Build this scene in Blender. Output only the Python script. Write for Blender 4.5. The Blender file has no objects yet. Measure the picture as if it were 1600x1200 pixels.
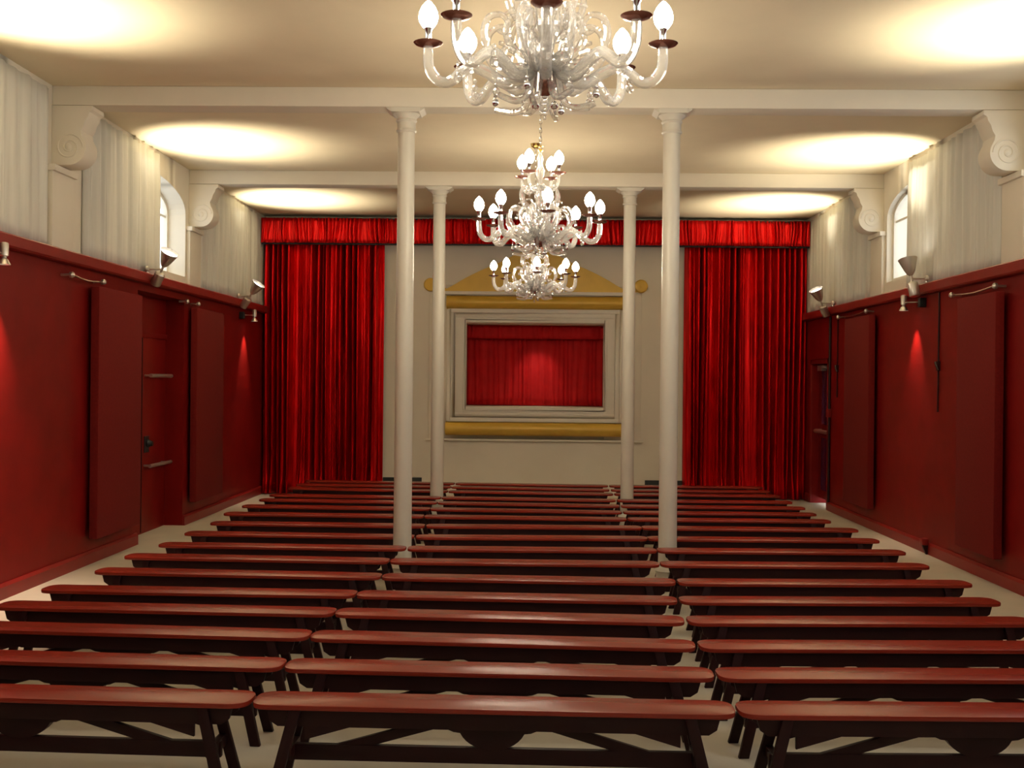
import bpy, bmesh, math, random
from mathutils import Vector, Matrix
random.seed(7)
PI = math.pi
C = bpy.context.scene.collection
sc = bpy.context.scene

# ------------------------------------------------------------------ camera
YAW, PITCH, ROLL, EYE = 0.0202, -0.00197, 0.01013, 1.79
cam_d = bpy.data.cameras.new('camera'); cam_d.sensor_width = 36.0; cam_d.lens = 1700/1600*36.0
cam_d.clip_start = 0.05; cam_d.clip_end = 200
cam = bpy.data.objects.new('camera', cam_d); C.objects.link(cam)
cy, sy = math.cos(YAW), math.sin(YAW)
X_ = Vector((cy, sy, 0)); Y_ = Vector((-sy, cy, 0)); Z_ = Vector((0, 0, 1))
cp, sp = math.cos(PITCH), math.sin(PITCH)
F_ = Y_*cp + Z_*sp; U_ = Z_*cp - Y_*sp
cr, sr = math.cos(ROLL), math.sin(ROLL)
R2 = X_*cr + U_*sr; U2 = U_*cr - X_*sr
m = Matrix((R2, U2, -F_)).transposed().to_4x4(); m.translation = Vector((0, 0, EYE))
cam.matrix_world = m
sc.camera = cam

# ------------------------------------------------------------------ exposure, world
sc.view_settings.view_transform = 'Standard'; sc.view_settings.look = 'None'
sc.view_settings.gamma = 1; sc.view_settings.use_curve_mapping = False
sc.view_settings.exposure = 0.12
sc.cycles.max_bounces = 18; sc.cycles.diffuse_bounces = 5; sc.cycles.glossy_bounces = 6
sc.cycles.transmission_bounces = 16; sc.cycles.transparent_max_bounces = 32
sc.cycles.caustics_reflective = False; sc.cycles.caustics_refractive = False
sc.cycles.sample_clamp_indirect = 4.0
w = bpy.data.worlds.new('overcast_sky'); sc.world = w; w.use_nodes = True
w.node_tree.nodes['Background'].inputs[0].default_value = (0.93, 0.97, 1.0, 1)
w.node_tree.nodes['Background'].inputs[1].default_value = 2.6

def area(name, loc, target, sx, sy_, power, col):
    l = bpy.data.lights.new(name, 'AREA'); l.shape = 'RECTANGLE'; l.size = sx; l.size_y = sy_
    l.energy = power; l.color = col
    o = bpy.data.objects.new(name, l); C.objects.link(o); o.location = loc
    o.rotation_euler = (Vector(target)-Vector(loc)).to_track_quat('-Z', 'Z').to_euler()
    return o
def spot(name, loc, target, power, col, size, blend, rad=0.03, parent=None):
    l = bpy.data.lights.new(name, 'SPOT'); l.energy = power; l.color = col
    l.spot_size = math.radians(size); l.spot_blend = blend; l.shadow_soft_size = rad
    o = bpy.data.objects.new(name, l); C.objects.link(o); o.location = loc
    o.rotation_euler = (Vector(target)-Vector(loc)).to_track_quat('-Z', 'Y').to_euler()
    return o
DAY = (0.90, 0.96, 1.0)
WARM = (1.0, 0.80, 0.50)
# added fill lights standing for daylight from unseen windows near and behind the camera
for yc in (3.85, 0.0):
    area('daylight_fill_right', (4.18, yc, 3.6), (0.5, yc+1.0, 1.6), 2.6, 1.0, 34, DAY)
    area('daylight_fill_left', (-4.22, yc, 3.6), (0.5, yc+1.0, 1.6), 2.6, 1.0, 9, (1, .93, .82))

# ------------------------------------------------------------------ materials
def mat(name, col, rough=0.5, metal=0.0, spec=0.5, noise=0.0, nscale=8.0, bump=0.0, bscale=60.0, coat=0.0, trans=0.0, ior=1.45, stretch=None, sheen=0.0):
    m = bpy.data.materials.new(name); m.use_nodes = True
    nt = m.node_tree; b = nt.nodes['Principled BSDF']
    b.inputs['Base Color'].default_value = (*col, 1); b.inputs['Roughness'].default_value = rough
    b.inputs['Metallic'].default_value = metal; b.inputs['Specular IOR Level'].default_value = spec
    b.inputs['IOR'].default_value = ior
    b.inputs['Coat Weight'].default_value = coat; b.inputs['Transmission Weight'].default_value = trans
    b.inputs['Sheen Weight'].default_value = sheen
    tc = nt.nodes.new('ShaderNodeTexCoord')
    src = tc.outputs['Object']
    if stretch:
        mp = nt.nodes.new('ShaderNodeMapping'); mp.inputs['Scale'].default_value = stretch
        nt.links.new(src, mp.inputs['Vector']); src = mp.outputs['Vector']
    if noise:
        n = nt.nodes.new('ShaderNodeTexNoise'); n.inputs['Scale'].default_value = nscale; n.inputs['Detail'].default_value = 4
        r = nt.nodes.new('ShaderNodeValToRGB')
        r.color_ramp.elements[0].position = 0.3; r.color_ramp.elements[1].position = 0.7
        r.color_ramp.elements[0].color = (*[c*(1-noise) for c in col], 1)
        r.color_ramp.elements[1].color = (*[min(1, c*(1+noise)) for c in col], 1)
        nt.links.new(src, n.inputs['Vector']); nt.links.new(n.outputs['Fac'], r.inputs['Fac']); nt.links.new(r.outputs['Color'], b.inputs['Base Color'])
    if bump:
        n2 = nt.nodes.new('ShaderNodeTexNoise'); n2.inputs['Scale'].default_value = bscale; n2.inputs['Detail'].default_value = 3
        bp = nt.nodes.new('ShaderNodeBump'); bp.inputs['Strength'].default_value = bump; bp.inputs['Distance'].default_value = 0.01
        nt.links.new(src, n2.inputs['Vector']); nt.links.new(n2.outputs['Fac'], bp.inputs['Height']); nt.links.new(bp.outputs['Normal'], b.inputs['Normal'])
    return m
def emit(name, col, s):
    m = bpy.data.materials.new(name); m.use_nodes = True
    b = m.node_tree.nodes['Principled BSDF']
    b.inputs['Base Color'].default_value = (*col, 1); b.inputs['Emission Color'].default_value = (*col, 1); b.inputs['Emission Strength'].default_value = s
    return m
M = {}
M['floor'] = mat('pale_floor', (.56, .52, .42), .55, noise=.05, nscale=2.5, bump=.05, bscale=30)
M['ceiling'] = mat('ceiling_plaster', (.77, .68, .50), .9, spec=.2, noise=.02, nscale=3, bump=.06, bscale=40)
M['beam'] = mat('beam_paint', (.76, .71, .59), .7, spec=.3, noise=.02, nscale=4)
M['wall'] = mat('white_wall_paint', (.74, .69, .58), .8, spec=.3, noise=.03, nscale=2, bump=.05, bscale=25)
M['red_wall'] = mat('red_wall_paint', (.18, .004, .003), .48, spec=.22, noise=.12, nscale=3, bump=.12, bscale=9)
M['red_trim'] = mat('red_trim_paint', (.21, .011, .009), .38, spec=.35, noise=.08, nscale=5)
M['red_panel'] = mat('red_panel_fabric', (.155, .008, .007), .85, spec=.2, noise=.1, nscale=40, bump=.3, bscale=250)
M['bench'] = mat('bench_red_brown_varnish', (.23, .020, .009), .27, spec=.42, noise=.12, nscale=2.0, stretch=(1, 5, 5), bump=.02, bscale=20)
M['bench_dark'] = mat('bench_frame_paint', (.020, .0025, .003), .5, spec=.3, noise=.2, nscale=6)
M['column'] = mat('ivory_gloss_paint', (.66, .63, .54), .33, spec=.5, noise=.03, nscale=4)
M['gold'] = mat('ochre_gold_paint', (.62, .39, .055), .38, spec=.5, metal=.1, noise=.06, nscale=5)
M['frame_white'] = mat('frame_cream_paint', (.74, .70, .60), .5, noise=.02)
M['velvet'] = mat('red_satin_curtain', (.62, .004, .005), .33, metal=.75, spec=.3, noise=.3, nscale=5, stretch=(4, 4, .4))
M['velvet_valance'] = mat('bright_red_valance_cloth', (.85, .010, .010), .36, metal=.6, spec=.35, noise=.2, nscale=5, stretch=(4, 4, .4))
M['velvet_stage'] = mat('small_stage_red_cloth', (.50, .006, .008), .7, spec=.3, noise=.1, nscale=6)
M['drape'] = mat('grey_cream_drape', (.68, .68, .62), .8, spec=.2, noise=.10, nscale=2.2, stretch=(5, 5, .2), sheen=.2)  # stretched noise paints fold shading into the cloth colour as vertical streaks
M['chrome'] = mat('chrome', (.8, .8, .8), .12, metal=1)
M['nickel'] = mat('brushed_nickel', (.62, .58, .52), .35, metal=.85)
M['nickel_in'] = mat('reflector_inside', (.9, .88, .84), .25, metal=.6)
M['black'] = mat('black_plastic', (.012, .012, .014), .45)
M['purple'] = mat('dark_purple_glass', (.025, .008, .035), .2)
M['copper'] = mat('copper_brown_metal', (.30, .13, .10), .25, metal=.8)
M['brass'] = mat('brass', (.65, .45, .14), .25, metal=1)
M['glass'] = mat('clear_crystal', (.99, .99, .99), .03, trans=.86, ior=1.32, coat=.6)
M['frost'] = mat('milky_glass', (.97, .97, .96), .10, trans=.66, ior=1.3)
M['dark_base'] = mat('dark_grey_green_baseboard', (.02, .026, .026), .5)
M['bulb'] = emit('lit_bulb', (1, .86, .64), 85)
M['halogen'] = emit('lit_halogen', (1, .93, .82), 12)
def see_through(m, f):
    nt = m.node_tree; b = nt.nodes['Principled BSDF']; o = nt.nodes['Material Output']
    t = nt.nodes.new('ShaderNodeBsdfTransparent'); x = nt.nodes.new('ShaderNodeMixShader'); x.inputs[0].default_value = f
    nt.links.new(b.outputs[0], x.inputs[1]); nt.links.new(t.outputs[0], x.inputs[2]); nt.links.new(x.outputs[0], o.inputs[0])
see_through(M['glass'], .42); see_through(M['frost'], .30)
g = bpy.data.materials.new('window_glass'); g.use_nodes = True
nt = g.node_tree; nt.nodes.clear()
o_ = nt.nodes.new('ShaderNodeOutputMaterial'); mx = nt.nodes.new('ShaderNodeMixShader'); mx.inputs[0].default_value = .06
t_ = nt.nodes.new('ShaderNodeBsdfTransparent'); gl = nt.nodes.new('ShaderNodeBsdfGlossy'); gl.inputs['Roughness'].default_value = .05
nt.links.new(t_.outputs[0], mx.inputs[1]); nt.links.new(gl.outputs[0], mx.inputs[2]); nt.links.new(mx.outputs[0], o_.inputs[0])
M['pane'] = g

# ------------------------------------------------------------------ mesh helpers
class MB:
    def __init__(s): s.v = []; s.f = []; s.mi = []; s.cur = 0
    def add(s, vs, fs):
        k = len(s.v); s.v += [tuple(a) for a in vs]
        for f in fs: s.f.append([k+i for i in f]); s.mi.append(s.cur)
        return s
    def box(s, x0, x1, y0, y1, z0, z1):
        return s.add([(x0,y0,z0),(x1,y0,z0),(x1,y1,z0),(x0,y1,z0),(x0,y0,z1),(x1,y0,z1),(x1,y1,z1),(x0,y1,z1)],
            [(0,3,2,1),(4,5,6,7),(0,1,5,4),(1,2,6,5),(2,3,7,6),(3,0,4,7)])
    def prism(s, poly, axis, a, b):
        n = len(poly)
        def P(p, t): return {'x': (t, p[0], p[1]), 'y': (p[0], t, p[1]), 'z': (p[0], p[1], t)}[axis]
        vs = [P(p, a) for p in poly] + [P(p, b) for p in poly]
        fs = [tuple(range(n))[::-1], tuple(range(n, 2*n))] + [(i, (i+1) % n, n+(i+1) % n, n+i) for i in range(n)]
        return s.add(vs, fs)
    def beam(s, a, b, w, h, up=(0, 0, 1)):
        a, b = Vector(a), Vector(b); d = (b-a).normalized(); u = Vector(up); sx = d.cross(u).normalized(); u = sx.cross(d).normalized()
        vs = []
        for p in (a, b):
            for i, j in ((-1,-1),(1,-1),(1,1),(-1,1)): vs.append(p + sx*(i*w/2) + u*(j*h/2))
        return s.add(vs, [(0,1,2,3),(7,6,5,4),(0,4,5,1),(1,5,6,2),(2,6,7,3),(3,7,4,0)])
    def lathe(s, prof, n=20, c=(0,0,0), mtx=None):
        vs = []; fs = []
        for r, z in prof:
            for i in range(n):
                a = 2*PI*i/n; p = Vector((r*math.cos(a), r*math.sin(a), z))
                if mtx: p = mtx @ p
                vs.append(p + Vector(c))
        for j in range(len(prof)-1):
            for i in range(n):
                fs.append((j*n+i, j*n+(i+1) % n, (j+1)*n+(i+1) % n, (j+1)*n+i))
        if prof[0][0] > 1e-4: fs.append(tuple(range(n))[::-1])
        if prof[-1][0] > 1e-4: fs.append(tuple((len(prof)-1)*n+i for i in range(n)))
        return s.add(vs, fs)
    def tube(s, pts, r, n=10, close=True):
        pts = [Vector(p) for p in pts]; N = len(pts)
        rs = r if isinstance(r, (list, tuple)) else [r]*N
        vs = []; fs = []; prev = None
        for i, p in enumerate(pts):
            d = (pts[min(i+1, N-1)]-pts[max(i-1, 0)]).normalized()
            if prev is None:
                u = Vector((0,0,1)) if abs(d.z) < .9 else Vector((1,0,0))
                u = (u - d*u.dot(d)).normalized()
            else: u = (prev - d*prev.dot(d)).normalized()
            prev = u; v = d.cross(u)
            for k in range(n):
                a = 2*PI*k/n; vs.append(p + (u*math.cos(a)+v*math.sin(a))*rs[i])
        for i in range(N-1):
            for k in range(n): fs.append((i*n+k, i*n+(k+1) % n, (i+1)*n+(k+1) % n, (i+1)*n+k))
        fs.append(tuple(range(n))[::-1]); fs.append(tuple((N-1)*n+k for k in range(n)))
        return s.add(vs, fs)
    def ball(s, c, r, n=12, sz=1.0):
        prof = [(max(r*math.sin(PI*i/8), 1e-5), -r*sz*math.cos(PI*i/8)) for i in range(9)]
        return s.lathe(prof, n, c)
    def build(s, name, mats, parent=None, loc=None, bevel=0, smooth=35):
        me = bpy.data.meshes.new(name); me.from_pydata(s.v, [], s.f)
        if not isinstance(mats, (list, tuple)): mats = [mats]
        for m_ in mats: me.materials.append(m_)
        me.polygons.foreach_set('material_index', s.mi)
        bm = bmesh.new(); bm.from_mesh(me)
        bmesh.ops.remove_doubles(bm, verts=bm.verts, dist=1e-5)
        bmesh.ops.recalc_face_normals(bm, faces=bm.faces)
        if bevel:
            es = [e for e in bm.edges if len(e.link_faces) == 2 and e.calc_face_angle(0) > math.radians(40)]
            bmesh.ops.bevel(bm, geom=es, offset=bevel, segments=2, affect='EDGES', profile=.6, clamp_overlap=True)
        bm.to_mesh(me); bm.free()
        if smooth:
            me.polygons.foreach_set('use_smooth', [True]*len(me.polygons)); me.set_sharp_from_angle(angle=math.radians(smooth))
        ob = bpy.data.objects.new(name, me); C.objects.link(ob)
        if loc is not None: ob.location = loc
        if parent: ob.parent = parent
        return ob
def smoothpath(pts, k=6):
    pts = [Vector(p) for p in pts]; out = []
    for i in range(len(pts)-1):
        p0 = pts[max(i-1, 0)]; p1 = pts[i]; p2 = pts[i+1]; p3 = pts[min(i+2, len(pts)-1)]
        for j in range(k):
            t = j/k
            out.append(.5*((2*p1)+(p2-p0)*t+(2*p0-5*p1+4*p2-p3)*t*t+(3*p1-p0-3*p2+p3)*t**3))
    out.append(pts[-1]); return out
def tag(o, label, cat, group=None):
    o['label'] = label; o['category'] = cat
    if group: o['group'] = group
    return o
def empty(name, loc, label, cat, group=None, rz=0):
    o = bpy.data.objects.new(name, None); C.objects.link(o); o.location = loc; o.rotation_euler = (0, 0, rz)
    o.empty_display_size = .1
    return tag(o, label, cat, group)
def st(o): o['kind'] = 'structure'; return o
def copy_tree(o, parent=None):
    c = o.copy(); C.objects.link(c)
    if parent: c.parent = parent
    for ch in list(o.children): copy_tree(ch, c)
    return c

# ------------------------------------------------------------------ the room
XL, XR, YB, YF, CEIL = -4.27, 4.23, 17.08, -2.5, 4.36
RL, RR = 2.93, 2.885         # top of the cap rails
T = .30
st(MB().box(XL-T, XR+T, YF-.2, YB+.9, -.15, 0).build('floor', M['floor'], smooth=0))
st(MB().box(XL-T, XR+T, YF-.2, YB+.9, CEIL, CEIL+.15).build('ceiling', M['ceiling'], smooth=0))
# windows: one wide flat-arched window per bay
BAYS = [0.20, 4.05, 7.90, 11.75, 15.40]
HW, SILL, SPR, TOP = 1.44, 3.03, 3.78, 4.11
def arch(yc, hw=HW, sill=SILL, spr=SPR, top=TOP, n=20):
    pts = [(yc-hw, sill), (yc-hw, spr)]
    for i in range(1, n):
        a = PI - PI*i/n
        pts.append((yc+hw*math.copysign(abs(math.cos(a))**.85, math.cos(a)), spr+(top-spr)*math.sin(a)**.85))
    return pts + [(yc+hw, spr), (yc+hw, sill)]
def wall_upper(name, x0, x1, z0):
    mb = MB()
    ys = YF-.2
    for yc in BAYS:
        mb.box(x0, x1, ys, yc-HW, z0, CEIL)
        mb.box(x0, x1, yc-HW, yc+HW, z0, SILL)
        a = arch(yc)[1:-1]
        for p, q in zip(a[:-1], a[1:]):
            if q[0]-p[0] < 1e-6: continue
            mb.prism([(p[0], p[1]), (q[0], q[1]), (q[0], CEIL), (p[0], CEIL)], 'x', x0, x1)
        ys = yc+HW
    mb.box(x0, x1, ys, YB, z0, CEIL)
    return st(mb.build(name, M['wall'], smooth=30))
wall_upper('wall_left_upper', XL-T, XL, 2.82)
wall_upper('wall_right_upper', XR, XR+T, 2.78)
# red lower walls, with a door recess on each side
LD0, LD1 = 11.62, 13.17
mb = MB(); mb.box(XL-T, XL, YF-.2, LD0, 0, 2.82).box(XL-T, XL, LD1, YB, 0, 2.82).box(XL-T, XL-.22, LD0, LD1, 2.26, 2.82)
mb.box(XL-.22, XL, LD0, LD1, 2.74, 2.82)
st(mb.build('wall_left', M['red_wall'], smooth=0))
RD0, RD1 = 15.72, 16.62
mb = MB(); mb.box(XR, XR+T, YF-.2, RD0, 0, 2.78).box(XR, XR+T, RD1, YB, 0, 2.78).box(XR, XR+T, RD0, RD1, 2.10, 2.78)
st(mb.build('wall_right', M['red_wall'], smooth=0))
st(MB().box(XL-T, XR+T, YF-.2, YF, 0, CEIL).build('wall_rear', M['wall'], smooth=0))
# back wall with the opening of the puppet stage
OX0, OX1, OZ0, OZ1 = -1.07, 1.09, 1.40, 2.705
mb = MB(); mb.box(XL-T, OX0, YB, YB+.2, 0, CEIL).box(OX1, XR+T, YB, YB+.2, 0, CEIL).box(OX0, OX1, YB, YB+.2, 0, OZ0).box(OX0, OX1, YB, YB+.2, OZ1, CEIL)
mb.box(OX0-.05, OX1+.05, YB+.8, YB+.9, OZ0-.1, OZ1+.1).box(OX0-.05, OX1+.05, YB+.2, YB+.8, OZ0-.1, OZ0)
mb.box(OX0-.05, OX1+.05, YB+.2, YB+.8, OZ1, OZ1+.1).box(OX0-.15, OX0-.05, YB+.2, YB+.9, OZ0-.1, OZ1+.1).box(OX1+.05, OX1+.15, YB+.2, YB+.9, OZ0-.1, OZ1+.1)
st(mb.build('wall_back', M['wall'], smooth=0))
st(MB().box(-2.36, -1.75, YB-.02, YB, 0, .27).build('baseboard_back', M['dark_base'], smooth=0))
st(MB().box(1.75, 2.36, YB-.02, YB, 0, .27).build('baseboard_back', M['dark_base'], smooth=0))
# cap rails and baseboards
def rail(name, x, s, top):
    pr = [(x, top-.11), (x+s*.085, top-.11), (x+s*.10, top-.095), (x+s*.10, top-.012), (x+s*.09, top), (x, top)]
    st(MB().prism([(a, b) for a, b in pr], 'y', YF, YB-.12).build(name, M['red_trim'], smooth=30))
rail('trim_1', XL, 1, RL); rail('trim_2', XR, -1, RR)
def base(name, x, s, segs):
    mb = MB()
    for a, b in segs: mb.prism([(x, 0), (x+s*.03, 0), (x+s*.03, .10), (x+s*.015, .125), (x, .125)], 'y', a, b)
    st(mb.build(name, M['red_trim'], smooth=30))
base('baseboard_left', XL, 1, ((YF, LD0), (LD1, YB-.12))); base('baseboard_right', XR, -1, ((YF, RD0-.08), (RD1+.05, YB-.12)))
# beams
D1, D2 = 9.63, 13.44
for k, d in enumerate((D1, D2)):
    st(MB().box(XL, XR, d-.125, d+.125, 4.187, CEIL).build('trim_%d' % (k+3), M['beam'], bevel=.012))
# pilasters under the beams on the side walls
k = 5
for d in (D1, D2):
    for x, s, top in ((XL, 1, RL), (XR, -1, RR)):
        mb = MB(); xs = sorted((x, x+s*.045)); mb.box(xs[0], xs[1], d-.20, d+.24, top, 3.62)
        xs = sorted((x, x+s*.075)); mb.box(xs[0], xs[1], d-.22, d+.26, 3.60, 3.655)
        st(mb.build('trim_%d' % k, M['wall'], bevel=.006)); k += 1

# windows (frame, mullions, pane)
def ring(mb, yc, hw, sill, spr, top, wd, x0, x1):
    a = arch(yc, hw, sill, spr, top); b = arch(yc, hw-wd, sill+wd, spr, top-wd)
    a = a + [a[0]]; b = b + [b[0]]
    for i in range(len(a)-1):
        mb.prism([a[i], a[i+1], b[i+1], b[i]], 'x', x0, x1)
n = 1
for side, xs in (('l', XL-.24), ('r', XR+.10)):
    for yc in BAYS:
        mb = MB(); ring(mb, yc, HW, SILL, SPR, TOP, .045, xs-.03, xs+.03)
        wf = st(mb.build('window_%d' % n, M['frame_white'], smooth=30)); n += 1
        mb = MB()
        for q in (-.8, 0, .8): mb.box(xs-.015, xs+.015, yc+q-.018, yc+q+.018, SILL+.03, TOP-.06 if q == 0 else TOP-.10)
        mb.box(xs-.012, xs+.012, yc-HW+.03, yc+HW-.03, 3.74, 3.765)
        mb.build('window_mullion', M['frame_white'], wf)
        mb = MB(); mb.prism(arch(yc, HW-.03, SILL+.03, SPR, TOP-.03), 'x', xs-.003, xs+.003); mb.build('pane', M['pane'], wf, smooth=0)

# left recessed door
dl = st(MB().box(XL-.27, XL-.22, LD0, LD1, 0, 2.26).box(XL-.24, XL-.20, LD0, LD1, 2.26, 2.32).build('door_1', M['red_wall'], bevel=.004))
MB().box(XL-.222, XL-.212, 12.36, 12.375, .02, 2.25).build('door_seam', M['bench_dark'], dl)
for z in (1.82, .78):
    mb = MB(); mb.tube([(XL-.13, 12.40, z), (XL-.13, 13.12, z)], .022, 10)
    for y in (12.46, 13.04): mb.tube([(XL-.22, y, z), (XL-.13, y, z)], .014, 8)
    mb.build('push_bar', M['nickel'], dl)
mb = MB().lathe([(.045, 0), (.05, .02), (.03, .05), (.03, .07)], 14, mtx=Matrix.Rotation(PI/2, 3, 'Y')); mb.build('door_handle', M['black'], dl, loc=(XL-.22, 12.55, 1.03))
MB().box(XL-.222, XL-.21, 12.45, 12.60, .93, 1.12).build('lock_plate', M['black'], dl)

# right door with narrow dark glass, daylight shows under it
mb = MB(); mb.box(XR+.10, XR+.15, RD0, RD1, .09, 2.10)
dr = st(mb.build('door_2', M['red_wall'], bevel=.004))
mb = MB().box(XR-.02, XR+.0, RD0-.08, RD0, 0, 2.17).box(XR-.02, XR+.0, RD1, RD1+.07, 0, 2.17).box(XR-.02, XR, RD0-.08, RD1+.07, 2.10, 2.17)
mb.build('door_frame', M['red_trim'], dr, bevel=.003)
MB().box(XR+.088, XR+.102, 16.08, 16.42, 1.20, 2.02).build('door_glass', M['purple'], dr)
MB().box(XR+.088, XR+.102, 16.08, 16.42, .22, 1.0).build('kick_panel', M['purple'], dr)
mb = MB().tube([(XR+.02, 15.80, 1.10), (XR+.02, 16.50, 1.10)], .03, 10)
for y in (15.84, 16.46): mb.box(XR+.02, XR+.10, y-.03, y+.03, 1.07, 1.13)
mb.build('push_bar', M['nickel'], dr)
mb = MB().box(XR+.02, XR+.10, 16.18, 16.42, 2.00, 2.08); mb.beam((XR+.0, 16.2, 2.06), (XR-.01, 15.82, 2.04), .03, .02)
mb.build('door_closer', M['nickel'], dr, bevel=.004)

# ------------------------------------------------------------------ columns
def column(x, d, label):
    t = empty('column', (x, d, 0), label, 'column', 'cast iron columns')
    MB().box(-.11, .11, -.11, .11, 0, .03).lathe([(.108, .03), (.112, .045), (.108, .065), (.10, .085), (.10, .12), (.112, .14), (.10, .16), (.085, .18)], 32).build('base', M['column'], t)
    MB().lathe([(.083, .18), (.080, .6), (.078, 2.2), (.0745, 4.0)], 32).build('shaft', M['column'], t)
    MB().lathe([(.076, 3.985), (.086, 3.99), (.092, 4.0), (.086, 4.012), (.082, 4.02), (.082, 4.075), (.090, 4.082), (.094, 4.09), (.088, 4.10)], 32).build('neck_ring', M['column'], t)
    mb = MB().lathe([(.085, 4.10), (.09, 4.115), (.115, 4.14), (.12, 4.15)], 32).box(-.125, .125, -.125, .125, 4.148, 4.187)
    for s in (-1, 1): mb.prism([(s*.125, 4.187), (s*.165, 4.187), (s*.165, 4.178), (s*.125, 4.152)], 'y', -.11, .11)
    mb.build('capital', M['column'], t)
    return t
column(-1.153, D1, 'tall ivory iron column, left one of the nearer pair')
column(1.193, D1, 'tall ivory iron column, right one of the nearer pair')
column(-1.195, 13.50, 'slimmer looking ivory iron column, left one of the farther pair')
column(1.165, 13.50, 'slimmer looking ivory iron column, right one of the farther pair')

# ------------------------------------------------------------------ scroll corbels
def corbel(x, s, d, label):
    t = empty('corbel', (x, d, 3.655), label, 'corbel', 'scroll corbels under the ceiling beams')
    def prof(e=0.):
        p = [(0, .53), (.36, .53), (.365, .49), (.335, .475), (.325, .44), (.30, .40), (.285, .35), (.262, .31), (.268, .27)]
        cx, cz, r = .15, .16, .155
        for i in range(0, 17):
            a = math.radians(25 - i*(115/16.)); p.append((cx+r*math.cos(a), cz+r*math.sin(a)))
        p += [(0, .004)]
        return p
    mb = MB().prism([(s*a, b) for a, b in prof()], 'y', -.13, .13)
    mb.build('scroll_body', M['beam'], t, bevel=.006)
    for sy_ in (-1, 1):
        mb = MB(); pts = []
        for i in range(60):
            a = i*2*PI*1.9/59; r = .125*(1-i/59*.80)
            pts.append((s*(.155+r*math.cos(a)), sy_*.131, .163+r*math.sin(a)))
        mb.tube(pts, .008, 6)
        mb.lathe([(1e-4, 0), (.028, 0), (.03, .008), (.018, .016), (1e-4, .018)], 16, (s*.155, sy_*.13, .163), Matrix.Rotation(-sy_*PI/2, 3, 'X'))
        mb.build('spiral_relief', M['beam'], t)
    return t
corbel(XL, 1, D1, 'large cream scroll corbel carrying the nearer beam on the left wall')
corbel(XR, -1, D1, 'large cream scroll corbel carrying the nearer beam on the right wall')
corbel(XL, 1, D2, 'smaller looking cream scroll corbel on the left wall, under the farther beam')
corbel(XR, -1, D2, 'smaller looking cream scroll corbel on the right wall, under the farther beam')

# ------------------------------------------------------------------ cloth
def fold_profile(L, step, per, amp, seed, sharp=1.0):
    rnd = random.Random(seed); pos = []; x = 0
    while x < L+per*2:
        pos.append((x, rnd.uniform(.35, 1.0) if sharp < 1.5 else rnd.choice((.12, .4, .75, 1.0, 1.0)))); x += per*rnd.uniform(.5, 1.6)
    n = int(L/step)+1; out = []
    for i in range(n+1):
        x = L*i/n
        for k in range(len(pos)-1):
            if pos[k][0] <= x <= pos[k+1][0]:
                t = (x-pos[k][0])/(pos[k+1][0]-pos[k][0]); a = pos[k][1]
                v = math.sin(PI*t); v = v**sharp if v > 0 else 0
                out.append(amp*a*v); break
        else: out.append(0)
    return out
def drape(L, z0, z1, step, per, amp, seed, rows=10, sharp=1.0, wav=.012, flare=0., gather=0.):
    """a hanging cloth in local x (width), y (depth towards viewer is -y), z"""
    pf = fold_profile(L, step, per, amp, seed, sharp); pf2 = fold_profile(L, step, per*.8, amp, seed+50, sharp)
    rnd = random.Random(seed+9); n = len(pf)-1; vs = []; fs = []
    ph = [rnd.uniform(0, 6.28) for _ in range(4)]
    for j in range(rows+1):
        t = j/rows; z = z1+(z0-z1)*t
        for i in range(n+1):
            u = L*i/n
            mixv = min(1, max(0, (t-.1)))*.35
            dep = pf[i]*(1-mixv)+pf2[i]*mixv
            dep *= (1-gather*(1-t)) * (.75+.25*min(1, t*4))
            e = min(1, min(i, n-i)/6)
            x = u + wav*e*t*math.sin(u*5.3+ph[0]+t*1.7) + wav*.6*e*t*math.sin(u*17+ph[1]-t*2.2)
            dep += .012*math.sin(u*2.1+ph[2])
            if flare and t > .9: dep += flare*((t-.9)/.1)**1.5*(.6+.4*math.sin(u*23+ph[3])) ; x += e*.02*((t-.9)/.1)*math.sin(u*41+ph[1])
            vs.append((x, -dep, z))
    for j in range(rows):
        for i in range(n):
            a = j*(n+1)+i; fs.append((a, a+1, a+n+2, a+n+1))
    # back lining sheet so that the cloth has thickness
    return vs, fs
def cloth(name, mat_, vs, fs, loc, rz, th=.006, parent=None):
    mb = MB().add(vs, fs); o = mb.build(name, mat_, parent, smooth=80); o.location = loc; o.rotation_euler = (0, 0, rz)
    sd = o.modifiers.new('thickness', 'SOLIDIFY'); sd.thickness = th; sd.offset = 1
    return o
# large red curtains on both sides of the stage wall, with the valance along the top
vs, fs = drape(1.90, .015, 4.20, .006, .085, .18, 11, 24, 1.6, .02, .09)
tag(cloth('stage_curtain', M['velvet'], vs, fs, (XL+.01, YB-.03, 0), 0), 'long red gathered curtain hanging to the floor left of the puppet stage', 'curtain', 'floor length red curtains')
vs, fs = drape(1.89, .015, 4.20, .006, .085, .18, 23, 24, 1.6, .02, .09)
tag(cloth('stage_curtain', M['velvet'], vs, fs, (2.33, YB-.03, 0), 0), 'long red gathered curtain hanging to the floor right of the puppet stage', 'curtain', 'floor length red curtains')
va = empty('valance', ((XL+XR)/2, YB-.1, 3.9), 'short gathered red valance running the whole width of the end wall', 'valance')
HWV = (XR-XL)/2-.012
vs, fs = drape(HWV*2, .015, .40, .006, .055, .07, 31, 6, 1.6, .02, .0)
cloth('gathered_cloth', M['velvet_valance'], vs, fs, (-HWV, -.15, 0), 0, parent=va)
MB().box(-HWV, HWV, -.14, -.11, -.005, .03).box(-HWV, HWV, -.15, .09, .38, .40).build('shade_strip_and_cover', M['black'], va, smooth=0)  # lower black strip stands in for shade below the valance; upper one covers it
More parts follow.
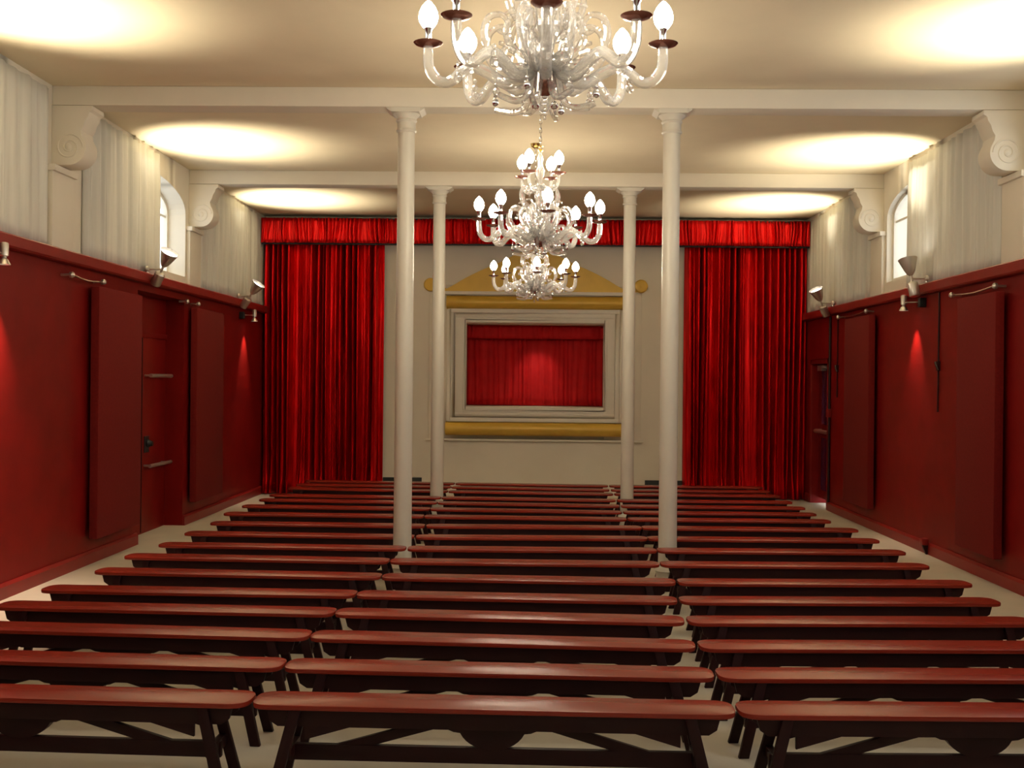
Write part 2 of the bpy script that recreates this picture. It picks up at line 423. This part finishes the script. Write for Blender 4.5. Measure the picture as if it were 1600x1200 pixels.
# grey cream drapes over the side windows
def wdrape(y0, y1, x, s, z0, z1, seed, label):
    L = y1-y0
    vs, fs = drape(L, z0, z1, .012, .15, .068, seed, 10, 1.25, .02)
    vs = [(a, min(0, b+.006), c) for a, b, c in vs]
    # local x runs along world y; depth -y local must point into the room
    if s > 0: o = cloth('window_drape', M['drape'], vs, fs, (x+.004, y0, 0), PI/2)
    else: o = cloth('window_drape', M['drape'], vs, fs, (x-.004, y1, 0), -PI/2)
    tag(o, label, 'curtain', 'grey cream drapes over the side windows')
wdrape(6.2, 9.42, XL+.002, 1, RL+.0, 4.31, 41, 'grey cream drape at the left edge of the photo, before the nearer corbel')
wdrape(10.14, 12.24, XL+.002, 1, RL+.0, 4.31, 42, 'grey cream drape on the left wall between the two beams')
wdrape(13.75, 16.78, XL+.002, 1, RL+.0, 4.31, 43, 'grey cream drape on the left wall beside the red curtain')
wdrape(9.885, 12.40, XR-.002, -1, RR+.0, 4.30, 44, 'grey cream drape on the right wall, in front of the arched window')
wdrape(13.72, 16.78, XR-.002, -1, RR+.0, 4.30, 45, 'grey cream drape on the right wall beside the red curtain')

# ------------------------------------------------------------------ puppet stage front
ps = empty('puppet_stage', (0.01, YB, 0), 'gold and cream framed puppet stage opening in the middle of the end wall', 'puppet stage')
cx = .01
MB().box(-1.66, -1.10, -.03, 0, .89, 3.30).box(1.10, 1.66, -.03, 0, .89, 3.30).box(-1.10, 1.10, -.03, 0, .89, 1.37).box(-1.10, 1.10, -.03, 0, 2.735, 3.30).build('backing_board', M['wall'], ps, bevel=.004)
mb = MB()
h = [(-1.40, 3.235), (-1.28, 3.30), (-1.13, 3.39), (-.98, 3.47), (-.80, 3.555), (-.62, 3.63), (-.45, 3.715), (-.30, 3.79), (-.15, 3.84), (0, 3.865)]
h = h + [(-a, b) for a, b in h[::-1][1:]]
poly = [(-1.42, 3.20)] + h + [(1.42, 3.20)]
sp_ = smoothpath([(a, b, 0) for a, b in h], 4)
poly = [(-1.42, 3.20)] + [(p.x, p.y) for p in sp_] + [(1.42, 3.20)]
mb.prism(poly, 'y', -.07, 0); mb.build('pediment', M['gold'], ps, smooth=30)
for s in (-1, 1):
    mb = MB().lathe([(1e-4, -.02), (.04, -.03), (.09, -.02), (.105, 0), (.105, .07)], 24, (s*1.645, -.07, 3.30), Matrix.Rotation(-PI/2, 3, 'X'))
    mb.prism([(s*1.40, 3.20), (s*1.62, 3.21), (s*1.60, 3.27), (s*1.40, 3.25)], 'y', -.055, 0)
    mb.build('end_scroll', M['gold'], ps)
MB().box(-1.42, 1.42, -.11, 0, 3.145, 3.20).build('cornice', M['frame_white'], ps, bevel=.008)
for z in (3.03, 1.05):
    pr = [(0, z-.1)] + [(-.03-.11*math.cos(math.radians(a)), z+.105*math.sin(math.radians(a))) for a in range(-90, 91, 12)] + [(0, z+.105)]
    mb = MB().prism(pr, 'x', -1.39, 1.39); mb.build('gold_roll', M['gold'], ps)
mb = MB()
def fr(mb, x0, x1, z0, z1, w_, y0, y1):
    mb.box(x0, x0+w_, y0, y1, z0, z1).box(x1-w_, x1, y0, y1, z0, z1).box(x0+w_, x1-w_, y0, y1, z0, z0+w_).box(x0+w_, x1-w_, y0, y1, z1-w_, z1)
fr(mb, -1.38, 1.38, 1.165, 2.925, .06, -.075, 0); fr(mb, -1.33, 1.33, 1.215, 2.875, .08, -.06, 0)
mb.build('outer_moulding', M['frame_white'], ps, bevel=.006)
mb = MB()
mb.box(-1.25, -1.12, -.05, 0, 1.29, 2.80).box(1.12, 1.25, -.05, 0, 1.29, 2.80).box(-1.13, 1.13, -.05, 0, 1.29, 1.36).box(-1.13, 1.13, -.05, 0, 2.745, 2.80)
fr(mb, -1.13, 1.13, 1.345, 2.76, .045, -.062, .0)
mb.build('inner_frame', M['frame_white'], ps, bevel=.006)
MB().box(-1.70, 1.70, -.06, 0, .86, .89).build('sill_ledge', M['frame_white'], ps, bevel=.005)
# the little stage's own curtain and valance
vs, fs = drape(2.2, OZ0+.01, OZ1-.02, .01, .10, .05, 61, 8, 1.0, .01)
tag(cloth('puppet_curtain', M['velvet_stage'], vs, fs, (-1.09, YB+.62, 0), 0), 'red curtain closed inside the framed puppet stage', 'curtain')
vs, fs = drape(2.2, OZ1-.22, OZ1-.005, .01, .09, .03, 62, 4, 1.0, .01)
tag(cloth('puppet_valance', M['velvet_stage'], vs, fs, (-1.09, YB+.44, 0), 0), 'small red valance at the top of the framed puppet stage', 'valance')
spot('puppet_stage_lamp', (.10, YB+.10, OZ1-.16), (.04, YB+.55, 1.75), 15, (1, .85, .72), 74, 1.0, .04)

# ------------------------------------------------------------------ acoustic panels
def panel(x, s, y0, y1, z0, z1, label, rod):
    t = empty('acoustic_panel', (x, (y0+y1)/2, z0), label, 'wall panel', 'red fabric panels hung on the side walls')
    L = (y1-y0)/2; xs = sorted((s*.045, s*.125))
    MB().box(xs[0], xs[1], -L, L, 0, z1-z0).build('padded_face', M['red_panel'], t, bevel=.008)
    xs = sorted((0, s*.045)); H = z1-z0
    mb = MB()
    for z in (.15, H-.2):
        for y in (-L+.15, L-.2): mb.box(xs[0], xs[1], y, y+.06, z, z+.06)
    mb.build('standoff', M['red_trim'], t)
    mb = MB(); zr = H+.055
    r0, r1 = rod
    pts = smoothpath([(s*.08, r0-(y0+y1)/2, zr+.01), (s*.085, (r0+r1)/2-(y0+y1)/2, zr-.02), (s*.08, r1-(y0+y1)/2, zr)], 8)
    mb.tube(pts, .010, 8); mb.build('hanging_rod', M['copper'], t)
    for q in (r0, r1):
        yy = q-(y0+y1)/2
        mb = MB().tube([(0, yy, zr), (s*.085, yy, zr)], .012, 8); mb.lathe([(.012, 0), (.026, .006), (.028, .03), (.018, .045), (1e-4, .05)], 14, (s*.075, yy, zr), Matrix.Rotation(s*PI/2, 3, 'Y'))
        mb.build('rod_knob', M['nickel'], t)
panel(XL, 1, 10.28, 11.42, .25, 2.66, 'dark red fabric panel on the left wall before the door recess', (9.72, 10.44))
panel(XL, 1, 13.30, 14.45, .27, 2.66, 'dark red fabric panel on the left wall beyond the door recess', (12.98, 13.42))
panel(XR, -1, 9.78, 10.66, .25, 2.64, 'large dark red fabric panel at the right edge of the photo', (9.86, 10.88))
panel(XR, -1, 13.45, 14.50, .27, 2.66, 'dark red fabric panel on the right wall near the dark door', (13.66, 14.9))

# ------------------------------------------------------------------ conduits, cords, small box on the right wall
t = empty('conduit', (XR, 15.59, 0), 'dark red conduit pipe with switch box beside the door on the right wall', 'pipe')
MB().tube([(-.02, 0, .12), (-.02, 0, 2.77)], .018, 8).build('pipe', M['bench_dark'], t)
MB().box(-.055, 0, -.06, .05, 1.33, 1.45).build('switch_box', M['red_trim'], t, bevel=.006)
for y, z0, z1, zk, lab in ((15.22, 1.62, 2.77, 2.02, 'thin dark red blind cord on the right wall beside the conduit'), (11.44, 1.52, 2.77, 2.0, 'long dark red blind cord hanging between the red spot glow and the large panel')):
    t = empty('blind_cord', (XR, y, z0), lab, 'cord', 'blind cords on the right wall')
    MB().tube([(-.015, 0, 0), (-.012, .004, (z1-z0)*.5), (-.012, 0, z1-z0)], .009, 6).build('cord', M['bench_dark'], t)
    MB().box(-.03, 0, -.02, .02, zk-z0-.05, zk-z0+.05).tube([(-.03, -.05, zk-z0-.05), (-.035, 0, zk-z0), (-.03, .05, zk-z0+.04)], .012, 6).build('cleat', M['bench_dark'], t)
t = empty('floor_socket', (XR, 11.66, 0), 'small red bracketed socket box on the right baseboard', 'socket')
MB().box(-.10, -.03, -.045, .045, .10, .17).build('box', M['red_trim'], t, bevel=.01)
MB().prism([(-.03, .10), (-.09, .10), (-.045, 0), (-.03, 0)], 'y', -.02, .02).build('bracket', M['bench_dark'], t)

# ------------------------------------------------------------------ wall uplights and small spotlights
def uplight(x, s, y, z, label, tilt, lean=.5, power=410, dy=.1):
    """s: +1 on the left wall (arm points +x)"""
    t = empty('uplight', (x, y, z), label, 'wall lamp', 'wall uplights above the red walls')
    MB().lathe([(.02, .062), (.032, .066), (.036, .075), (.030, .095), (.015, .105)], 18, (0, 0, 0), Matrix.Rotation(s*PI/2, 3, 'Y')).lathe([(.018, -.045), (.018, 0)], 12, (s*.08, 0, 0)).build('wall_mount', M['nickel'], t)
    ax = s*.235
    MB().tube([(s*.08, 0, 0), (ax, .015, 0)], .010, 8).build('arm', M['nickel'], t)
    # body below the arm, reflector above, on a tilted axis
    ty = tilt; axd = Vector((s*lean, ty, 1)).normalized(); c0 = Vector((ax, .015, 0))
    q = Vector((0, 0, 1)).rotation_difference(axd).to_matrix()
    MB().lathe([(.05, -.20), (.056, -.19), (.056, -.06), (.045, -.045), (.012, -.04), (.012, .04)], 20, c0, q).build('lamp_body', M['nickel'], t)
    prof = [(.014, .03), (.03, .045), (.04, .06), (.055, .09), (.10, .22), (.097, .22), (.052, .095), (.03, .07), (1e-4, .066)]
    MB().lathe(prof, 24, c0, q).build('reflector', M['nickel'], t)
    MB().lathe([(1e-4, .10), (.055, .10), (.085, .185), (.085, .19), (1e-4, .195)], 20, c0, q).build('bulb', M['halogen'], t)
    p = Vector((x, y, z))+c0+axd*.24
    spot('uplight_beam', p, (p.x + s*.45, y + dy, CEIL), power, (1, .87, .64), 88, 1.0, .05)
uplight(XL, 1, 11.68, 2.97, 'lit uplight on the left wall above the door recess', -.40, .6, dy=.12)
uplight(XL, 1, 15.33, 2.97, 'uplight with a flared head on the left wall beside the red curtain', -.22, .75)
uplight(XR, -1, 11.62, 2.93, 'dark grey uplight on the right wall in front of the arched window', .25, .12, dy=.45)
uplight(XR, -1, 15.24, 2.93, 'lit uplight on the right wall beside the red curtain', -.30, .5, dy=.3)
def uplight_out(x, s, y): uplight(x, s, y, 2.95, 'uplight on the %s wall nearest the viewer, above the nearest drape' % ('left' if s > 0 else 'right'), .1, .3, 360)
uplight_out(XL, 1, 7.45); uplight_out(XR, -1, 7.75)

def downspot(x, s, y, z, label, glow, power, bx=True):
    t = empty('small_spotlight', (x, y, z), label, 'spotlight', 'small spotlights under the cap rails')
    ox = s*.15
    if bx: MB().box(*sorted((0, s*.07)), -.28, -.20, -.055, .045).build('clamp_box', M['black'], t, bevel=.008)
    MB().tube([(0, -.24, 0), (s*.09, -.2, .0), (ox, 0, .01)], .006, 8).build('arm', M['nickel'], t)
    MB().lathe([(.012, .075), (.03, .07), (.034, .06), (.034, -.03), (.02, -.04), (.018, -.055)], 16, (ox, 0, .02)).build('lamp_body', M['nickel'], t)
    MB().lathe([(.018, -.05), (.03, -.06), (.05, -.10), (.047, -.10), (.025, -.062), (1e-4, -.06)], 18, (ox, 0, .02)).build('reflector', M['nickel'], t)
    MB().lathe([(1e-4, -.075), (.028, -.075), (.034, -.085), (1e-4, -.088)], 14, (ox, 0, .02)).build('bulb', M['halogen'], t)
    p = Vector((x+ox, y, z-.09)); spot('spot_beam', p, glow, power, (1, .72, .55), 58 if bx else 84, .9, .015)
downspot(XR, -1, 12.12, 2.70, 'small spotlight and black clamp under the right rail, above the red glow', (XR, 12.15, 1.7), 60)
downspot(XL, 1, 15.92, 2.72, 'small spotlight and black clamp at the far end of the left rail', (XL, 15.9, 1.7), 60)
downspot(XL, 1, 8.36, 2.74, 'small spotlight under the left rail at the left edge of the photo', (XL, 8.3, 1.8), 260, False)

# ------------------------------------------------------------------ chandeliers
def pol(r, a, z): return (r*math.cos(a), r*math.sin(a), z)
def curl(a, pts, r0, r1, n=9, k=6):
    P = smoothpath([pol(r, a+da, z) for r, z, da in pts], k); N = len(P)
    return MB().tube(P, [r0+(r1-r0)*i/(N-1) for i in range(N)], n)
def lamp_unit(parent, r, a, z):
    """drip pan, candle tube and bulb as sub-parts of an arm"""
    x, y, _ = pol(r, a, 0)
    MB().lathe([(1e-4, -.012), (.02, -.010), (.05, .0), (.056, .006), (.05, .004), (.02, -.002), (1e-4, 0)], 20, (x, y, z)).build('drip_pan', M['copper'], parent)
    MB().lathe([(.015, 0), (.022, .008), (.012, .016), (.012, .05), (.017, .058), (.017, .062)], 12, (x, y, z)).build('candle_cup', M['chrome'], parent)
    MB().lathe([(.012, .056), (.022, .066), (.033, .083), (.0375, .10), (.035, .120), (.025, .142), (.010, .160), (1e-4, .167)], 16, (x, y, z)).build('bulb', M['bulb'], parent)
def chandelier():
    t = empty('chandelier', (0, 0, 0), '', 'chandelier', 'clear glass chandeliers in a row')
    for k in range(8):
        a = k*PI/4
        arm = curl(a, [(.045, -.085, 0), (.09, -.13, 0), (.15, -.145, 0), (.21, -.11, 0), (.27, -.085, 0), (.315, -.105, 0), (.36, -.14, 0), (.405, -.135, 0), (.435, -.095, 0), (.442, -.05, 0), (.442, -.008, 0)], .024, .019, 10).build('arm', M['frost'], t)
        lamp_unit(arm, .442, a, 0)
    for k in range(4):
        a = PI/4+k*PI/2+.12
        arm = curl(a, [(.02, .26, 0), (.06, .22, 0), (.11, .215, 0), (.145, .25, 0), (.155, .29, 0), (.155, .325, 0)], .014, .011, 8).build('arm', M['frost'], t)
        lamp_unit(arm, .155, a, .33)
    # stem, a chain of blown glass shapes
    MB().lathe([(1e-4, -.195), (.02, -.190), (.038, -.172), (.044, -.15), (.036, -.12), (.03, -.09)], 20).build('hub', M['copper'], t)
    MB().lathe([(.03, -.11), (.075, -.10), (.085, -.075), (.06, -.05), (.03, -.03), (.028, 0), (.05, .03), (.058, .06), (.045, .09), (.022, .11), (.02, .14), (.04, .17), (.045, .19), (.025, .215), (.05, .235), (.055, .25), (.02, .265), (.016, .30), (.03, .33), (.034, .36), (.018, .39), (.014, .42), (.024, .45), (.012, .48), (.006, .50)], 20).build('stem', M['glass'], t)
    MB().tube([(0, 0, -.2), (0, 0, .5)], .006, 6).build('core_rod', M['chrome'], t)
    # lower curled horns
    for k in range(8):
        a = k*PI/4+PI/8
        up = (k % 2)*.02
        curl(a, [(.05, -.10, 0), (.06, -.16, 0), (.08, -.205-up, 0), (.12, -.225-up, .05), (.165, -.22-up, .1), (.195, -.213-up, .12)], .014, .011, 8, 4).build('glass_horn', M['glass'], t)
    # scrolling leaves that rise between the arms
    for k in range(8):
        a = k*PI/4+PI/8
        curl(a, [(.04, -.06, 0), (.12, -.10, 0), (.20, -.07, 0), (.245, .0, 0), (.23, .07, 0), (.18, .09, 0), (.15, .06, 0), (.165, .025, 0), (.19, .03, 0)], .018, .008, 8, 5).build('glass_scroll', M['glass'], t)
    for k in range(6):
        a = k*PI/3+.3
        curl(a, [(.03, .02, 0), (.09, .06, 0), (.14, .13, 0), (.15, .20, 0), (.12, .24, 0), (.09, .215, 0), (.10, .185, 0)], .017, .007, 8, 5).build('glass_leaf', M['glass'], t)
    for k in range(8):
        a = k*PI/4+.15
        curl(a, [(.05, -.06, 0), (.11, -.03, 0), (.15, .03, .1), (.13, .09, .15), (.085, .08, .15), (.09, .045, .1)], .019, .010, 8, 4).build('glass_leaf', M['glass'], t)
    for k in range(8):
        a = k*PI/4+.45
        curl(a, [(.06, -.09, 0), (.13, -.12, 0), (.18, -.085, .05), (.17, -.04, .08), (.13, -.045, .06)], .016, .012, 8, 4).build('glass_curl', M['glass'], t)
    for k in range(6):
        a = k*PI/3+.8
        curl(a, [(.03, -.08, 0), (.08, -.02, 0), (.10, .05, 0), (.08, .10, 0), (.11, .14, 0), (.16, .13, 0)], .015, .006, 8, 4).build('glass_leaf', M['glass'], t)
    # hanging beads
    for k in range(8):
        a = k*PI/4+.2
        mb = MB()
        for j, z in enumerate((-.03, -.055, -.085)): mb.ball(pol(.33-.0*j, a, z-.06), .008+.004*j, 8, 1.2)
        mb.tube([pol(.33, a, -.09), pol(.33, a, -.155)], .002, 5); mb.build('bead_drop', M['glass'], t)
        mb = MB(); mb.ball(pol(.20, a+.25, -.20), .013, 8, 1.3).ball(pol(.20, a+.25, -.175), .008, 8).tube([pol(.20, a+.25, -.15), pol(.20, a+.25, -.2)], .002, 5); mb.build('bead_drop', M['chrome'] if k % 2 else M['glass'], t)
    mb = MB()
    for j in range(7): mb.ball((0, 0, -.18-j*.016), .009 if j % 2 else .0065, 8)
    mb.build('bead_string', M['glass'], t)
    for s in (-1, 1):
        mb = MB().ball((s*.035, -.03, -.235), .016, 10).tube([(s*.03, -.02, -.16), (s*.035, -.03, -.235)], .002, 5); mb.build('silver_ball', M['chrome'], t)
    MB().lathe([(.012, .5), (.02, .51), (.012, .52)], 12).tube([pol(.018, q, .54+.0*q) for q in [i*PI/4 for i in range(9)]], .004, 6).build('ring', M['brass'], t)
    return t
def add_chain(t, top):
    mb = MB(); z = .51; i = 0
    while z < top-.03:
        a = 0 if i % 2 == 0 else PI/2
        pts = [((.009*math.cos(q))*math.cos(a), (.009*math.cos(q))*math.sin(a), z+.018+.020*math.sin(q)) for q in [j*PI/4 for j in range(9)]]
        mb.tube(pts, .0032, 5); z += .032; i += 1
    mb.build('chain', M['chrome'], t)
    MB().lathe([(.02, top-.05), (.05, top-.03), (.06, top), (.0595, top)], 20).build('ceiling_rose', M['brass'], t)
proto = chandelier()
spots_ = [((.03, 4.1, 3.06), 'largest glass chandelier, nearest and cut off by the top of the photo', 0.0),
          ((.03, 7.9, 2.96), 'middle glass chandelier hanging in front of the valance', .12),
          ((-.005, 11.75, 2.93), 'farthest and lowest looking glass chandelier, before the gold pediment', .05)]
allc = [proto, copy_tree(proto), copy_tree(proto)]
for (loc, lab, rz), o in zip(spots_, allc):
    o.location = loc; o.rotation_euler = (0, 0, rz); o['label'] = lab
    add_chain(o, CEIL-loc[2])

# ------------------------------------------------------------------ benches
BL, BW, SH, ST = 2.115, .222, .38, .023
def bench():
    t = empty('bench', (0, 0, 0), '', 'bench', 'rows of dark red benches')
    h = BL/2-.003; r = .10; w_ = BW/2; out = []
    for sx, a0 in ((1, -90), (-1, 90)):
        for i in range(0, 19):
            a = math.radians(a0+i*10); c, s_ = math.cos(a), math.sin(a)
            out.append((sx*(h-r)+r*math.copysign(abs(c)**.8, c), w_*math.copysign(abs(s_)**.62, s_)))
    mb = MB().prism(out, 'z', SH-ST, SH); mb.build('seat', M['bench'], t, bevel=.007)
    mb = MB()
    for y in (-.068, .068):
        ap = [(-h+.07, SH-ST), (-h+.085, SH-ST-.055), (-h+.12, SH-ST-.078), (h-.12, SH-ST-.078), (h-.085, SH-ST-.055), (h-.07, SH-ST)]
        mb.prism(ap, 'y', y-.010, y+.010)
        for s in (-1, 1):
            xi = s*(h-.24); mb.prism([(xi, SH-ST-.077), (xi, SH-ST-.135), (xi-s*.20, SH-ST-.077)], 'y', y-.009, y+.009)
    mb.build('apron', M['bench_dark'], t, bevel=.002)
    for s in (-1, 1):
        for q in (-1, 1):
            a = Vector((s*(h-.20), q*.075, SH-ST)); b = Vector((s*(h-.11), q*.10, 0.0))
            mb = MB(); x0, x1 = a.x, b.x
            wdt = .050
            vs = []
            for p in (a, b):
                for ix, iy in ((-1,-1),(1,-1),(1,1),(-1,1)): vs.append((p.x+ix*wdt/2, p.y+iy*.014+q*.012, p.z))
            mb.add(vs, [(0,1,2,3),(7,6,5,4),(0,4,5,1),(1,5,6,2),(2,6,7,3),(3,7,4,0)]); mb.build('leg', M['bench_dark'], t, bevel=.004)
        MB().box(s*(h-.165)-.018, s*(h-.165)+.018, -.09, .09, .135, .185).build('leg_crossbar', M['bench_dark'], t, bevel=.003)
    MB().box(-(h-.14), h-.14, -.015, .015, .112, .182).build('stretcher', M['bench_dark'], t, bevel=.003)
    for s in (-1, 1):
        MB().beam((s*.17, 0, SH-ST-.05), (s*.72, 0, .150), .024, .045).build('diagonal_brace', M['bench_dark'], t, bevel=.003)
    lob = [(-.24, SH-ST), (-.235, SH-ST-.078), (-.17, SH-ST-.105)] + [(.15*math.cos(math.radians(200+i*10)), SH-ST-.07+.112*math.sin(math.radians(200+i*10))) for i in range(15)] + [(.17, SH-ST-.105), (.235, SH-ST-.078), (.24, SH-ST)]
    MB().prism(lob, 'y', -.022, .022).build('centre_bracket', M['bench_dark'], t)
    return t
ROWS = [
 ((-1.25,4.91),(.92,4.87), 4.99, 4.93), ((-1.23,5.50),(.91,5.44), 5.60, 5.53), ((-1.23,6.13),(.91,6.02), 6.24, 6.12),
 ((-1.21,6.74),(.94,6.64), 6.81, 6.75), ((-1.16,7.31),(.96,7.25), 7.35, 7.35), ((-1.08,7.97),(1.03,7.91), 8.05, 8.0),
 ((-1.11,8.65),(.99,8.67), 8.72, 8.74), ((-1.05,9.30),(1.04,9.37), 9.34, 9.44), ((-1.07,9.99),(1.05,10.08), 10.04, 10.12),
 ((-1.05,10.74),(1.07,10.81), 10.76, 10.83), ((-1.12,11.49),(.97,11.46), 11.52, 11.50), ((-1.12,12.15),(.98,12.06), 12.22, 12.10),
 ((-1.10,12.78),(1.01,12.66), 12.88, 12.68), ((-1.11,13.33),(1.01,13.26), 13.40, 13.29), ((-1.09,14.10),(1.04,14.00), 14.30, 14.02),
 ((-1.10,14.68),(1.04,14.52), 14.80, 14.57), ((-1.08,15.18),(1.05,15.10), 15.33, 15.15)]
ORD = ['front', 'second', 'third', 'fourth', 'fifth', 'sixth', 'seventh', 'eighth', 'ninth', 'tenth', 'eleventh', 'twelfth', 'thirteenth', 'fourteenth', 'fifteenth', 'sixteenth', 'last']
pb = bench(); first = True
def place(pl, pr_, label):
    global first
    if first: b = pb; first = False
    else: b = copy_tree(pb)
    # pl, pr_: far edge ends
    ang = math.atan2(pr_[1]-pl[1], pr_[0]-pl[0])
    nx, ny = math.sin(ang), -math.cos(ang)
    mx_, my_ = (pl[0]+pr_[0])/2, (pl[1]+pr_[1])/2
    b.location = (mx_+nx*BW/2, my_+ny*BW/2, 0); b.rotation_euler = (0, 0, ang); b['label'] = label
for i, (jl, jr, yl, yr) in enumerate(ROWS):
    word = ORD[i]+' row'
    c = ((jl[0]+jr[0])/2, (jl[1]+jr[1])/2); an = math.atan2(jr[1]-jl[1], jr[0]-jl[0])
    a = (c[0]-BL/2*math.cos(an), c[1]-BL/2*math.sin(an)); b_ = (c[0]+BL/2*math.cos(an), c[1]+BL/2*math.sin(an))
    extra = 'from the viewer' if 0 < i < 16 else ('nearest the viewer' if i == 0 else 'before the stage')
    place(a, b_, 'dark red bench in the middle block, %s %s' % (word, extra))
    gp = .001
    an = math.atan2(jl[1]-yl, BL); e = (a[0]-gp, jl[1])
    place((e[0]-BL*math.cos(an), e[1]-BL*math.sin(an)), e, 'dark red bench in the left block, %s %s' % (word, extra))
    an = math.atan2(yr-jr[1], BL); e = (b_[0]+gp, jr[1]+.005)
    place(e, (e[0]+BL*math.cos(an), e[1]+BL*math.sin(an)), 'dark red bench in the right block, %s %s' % (word, extra))
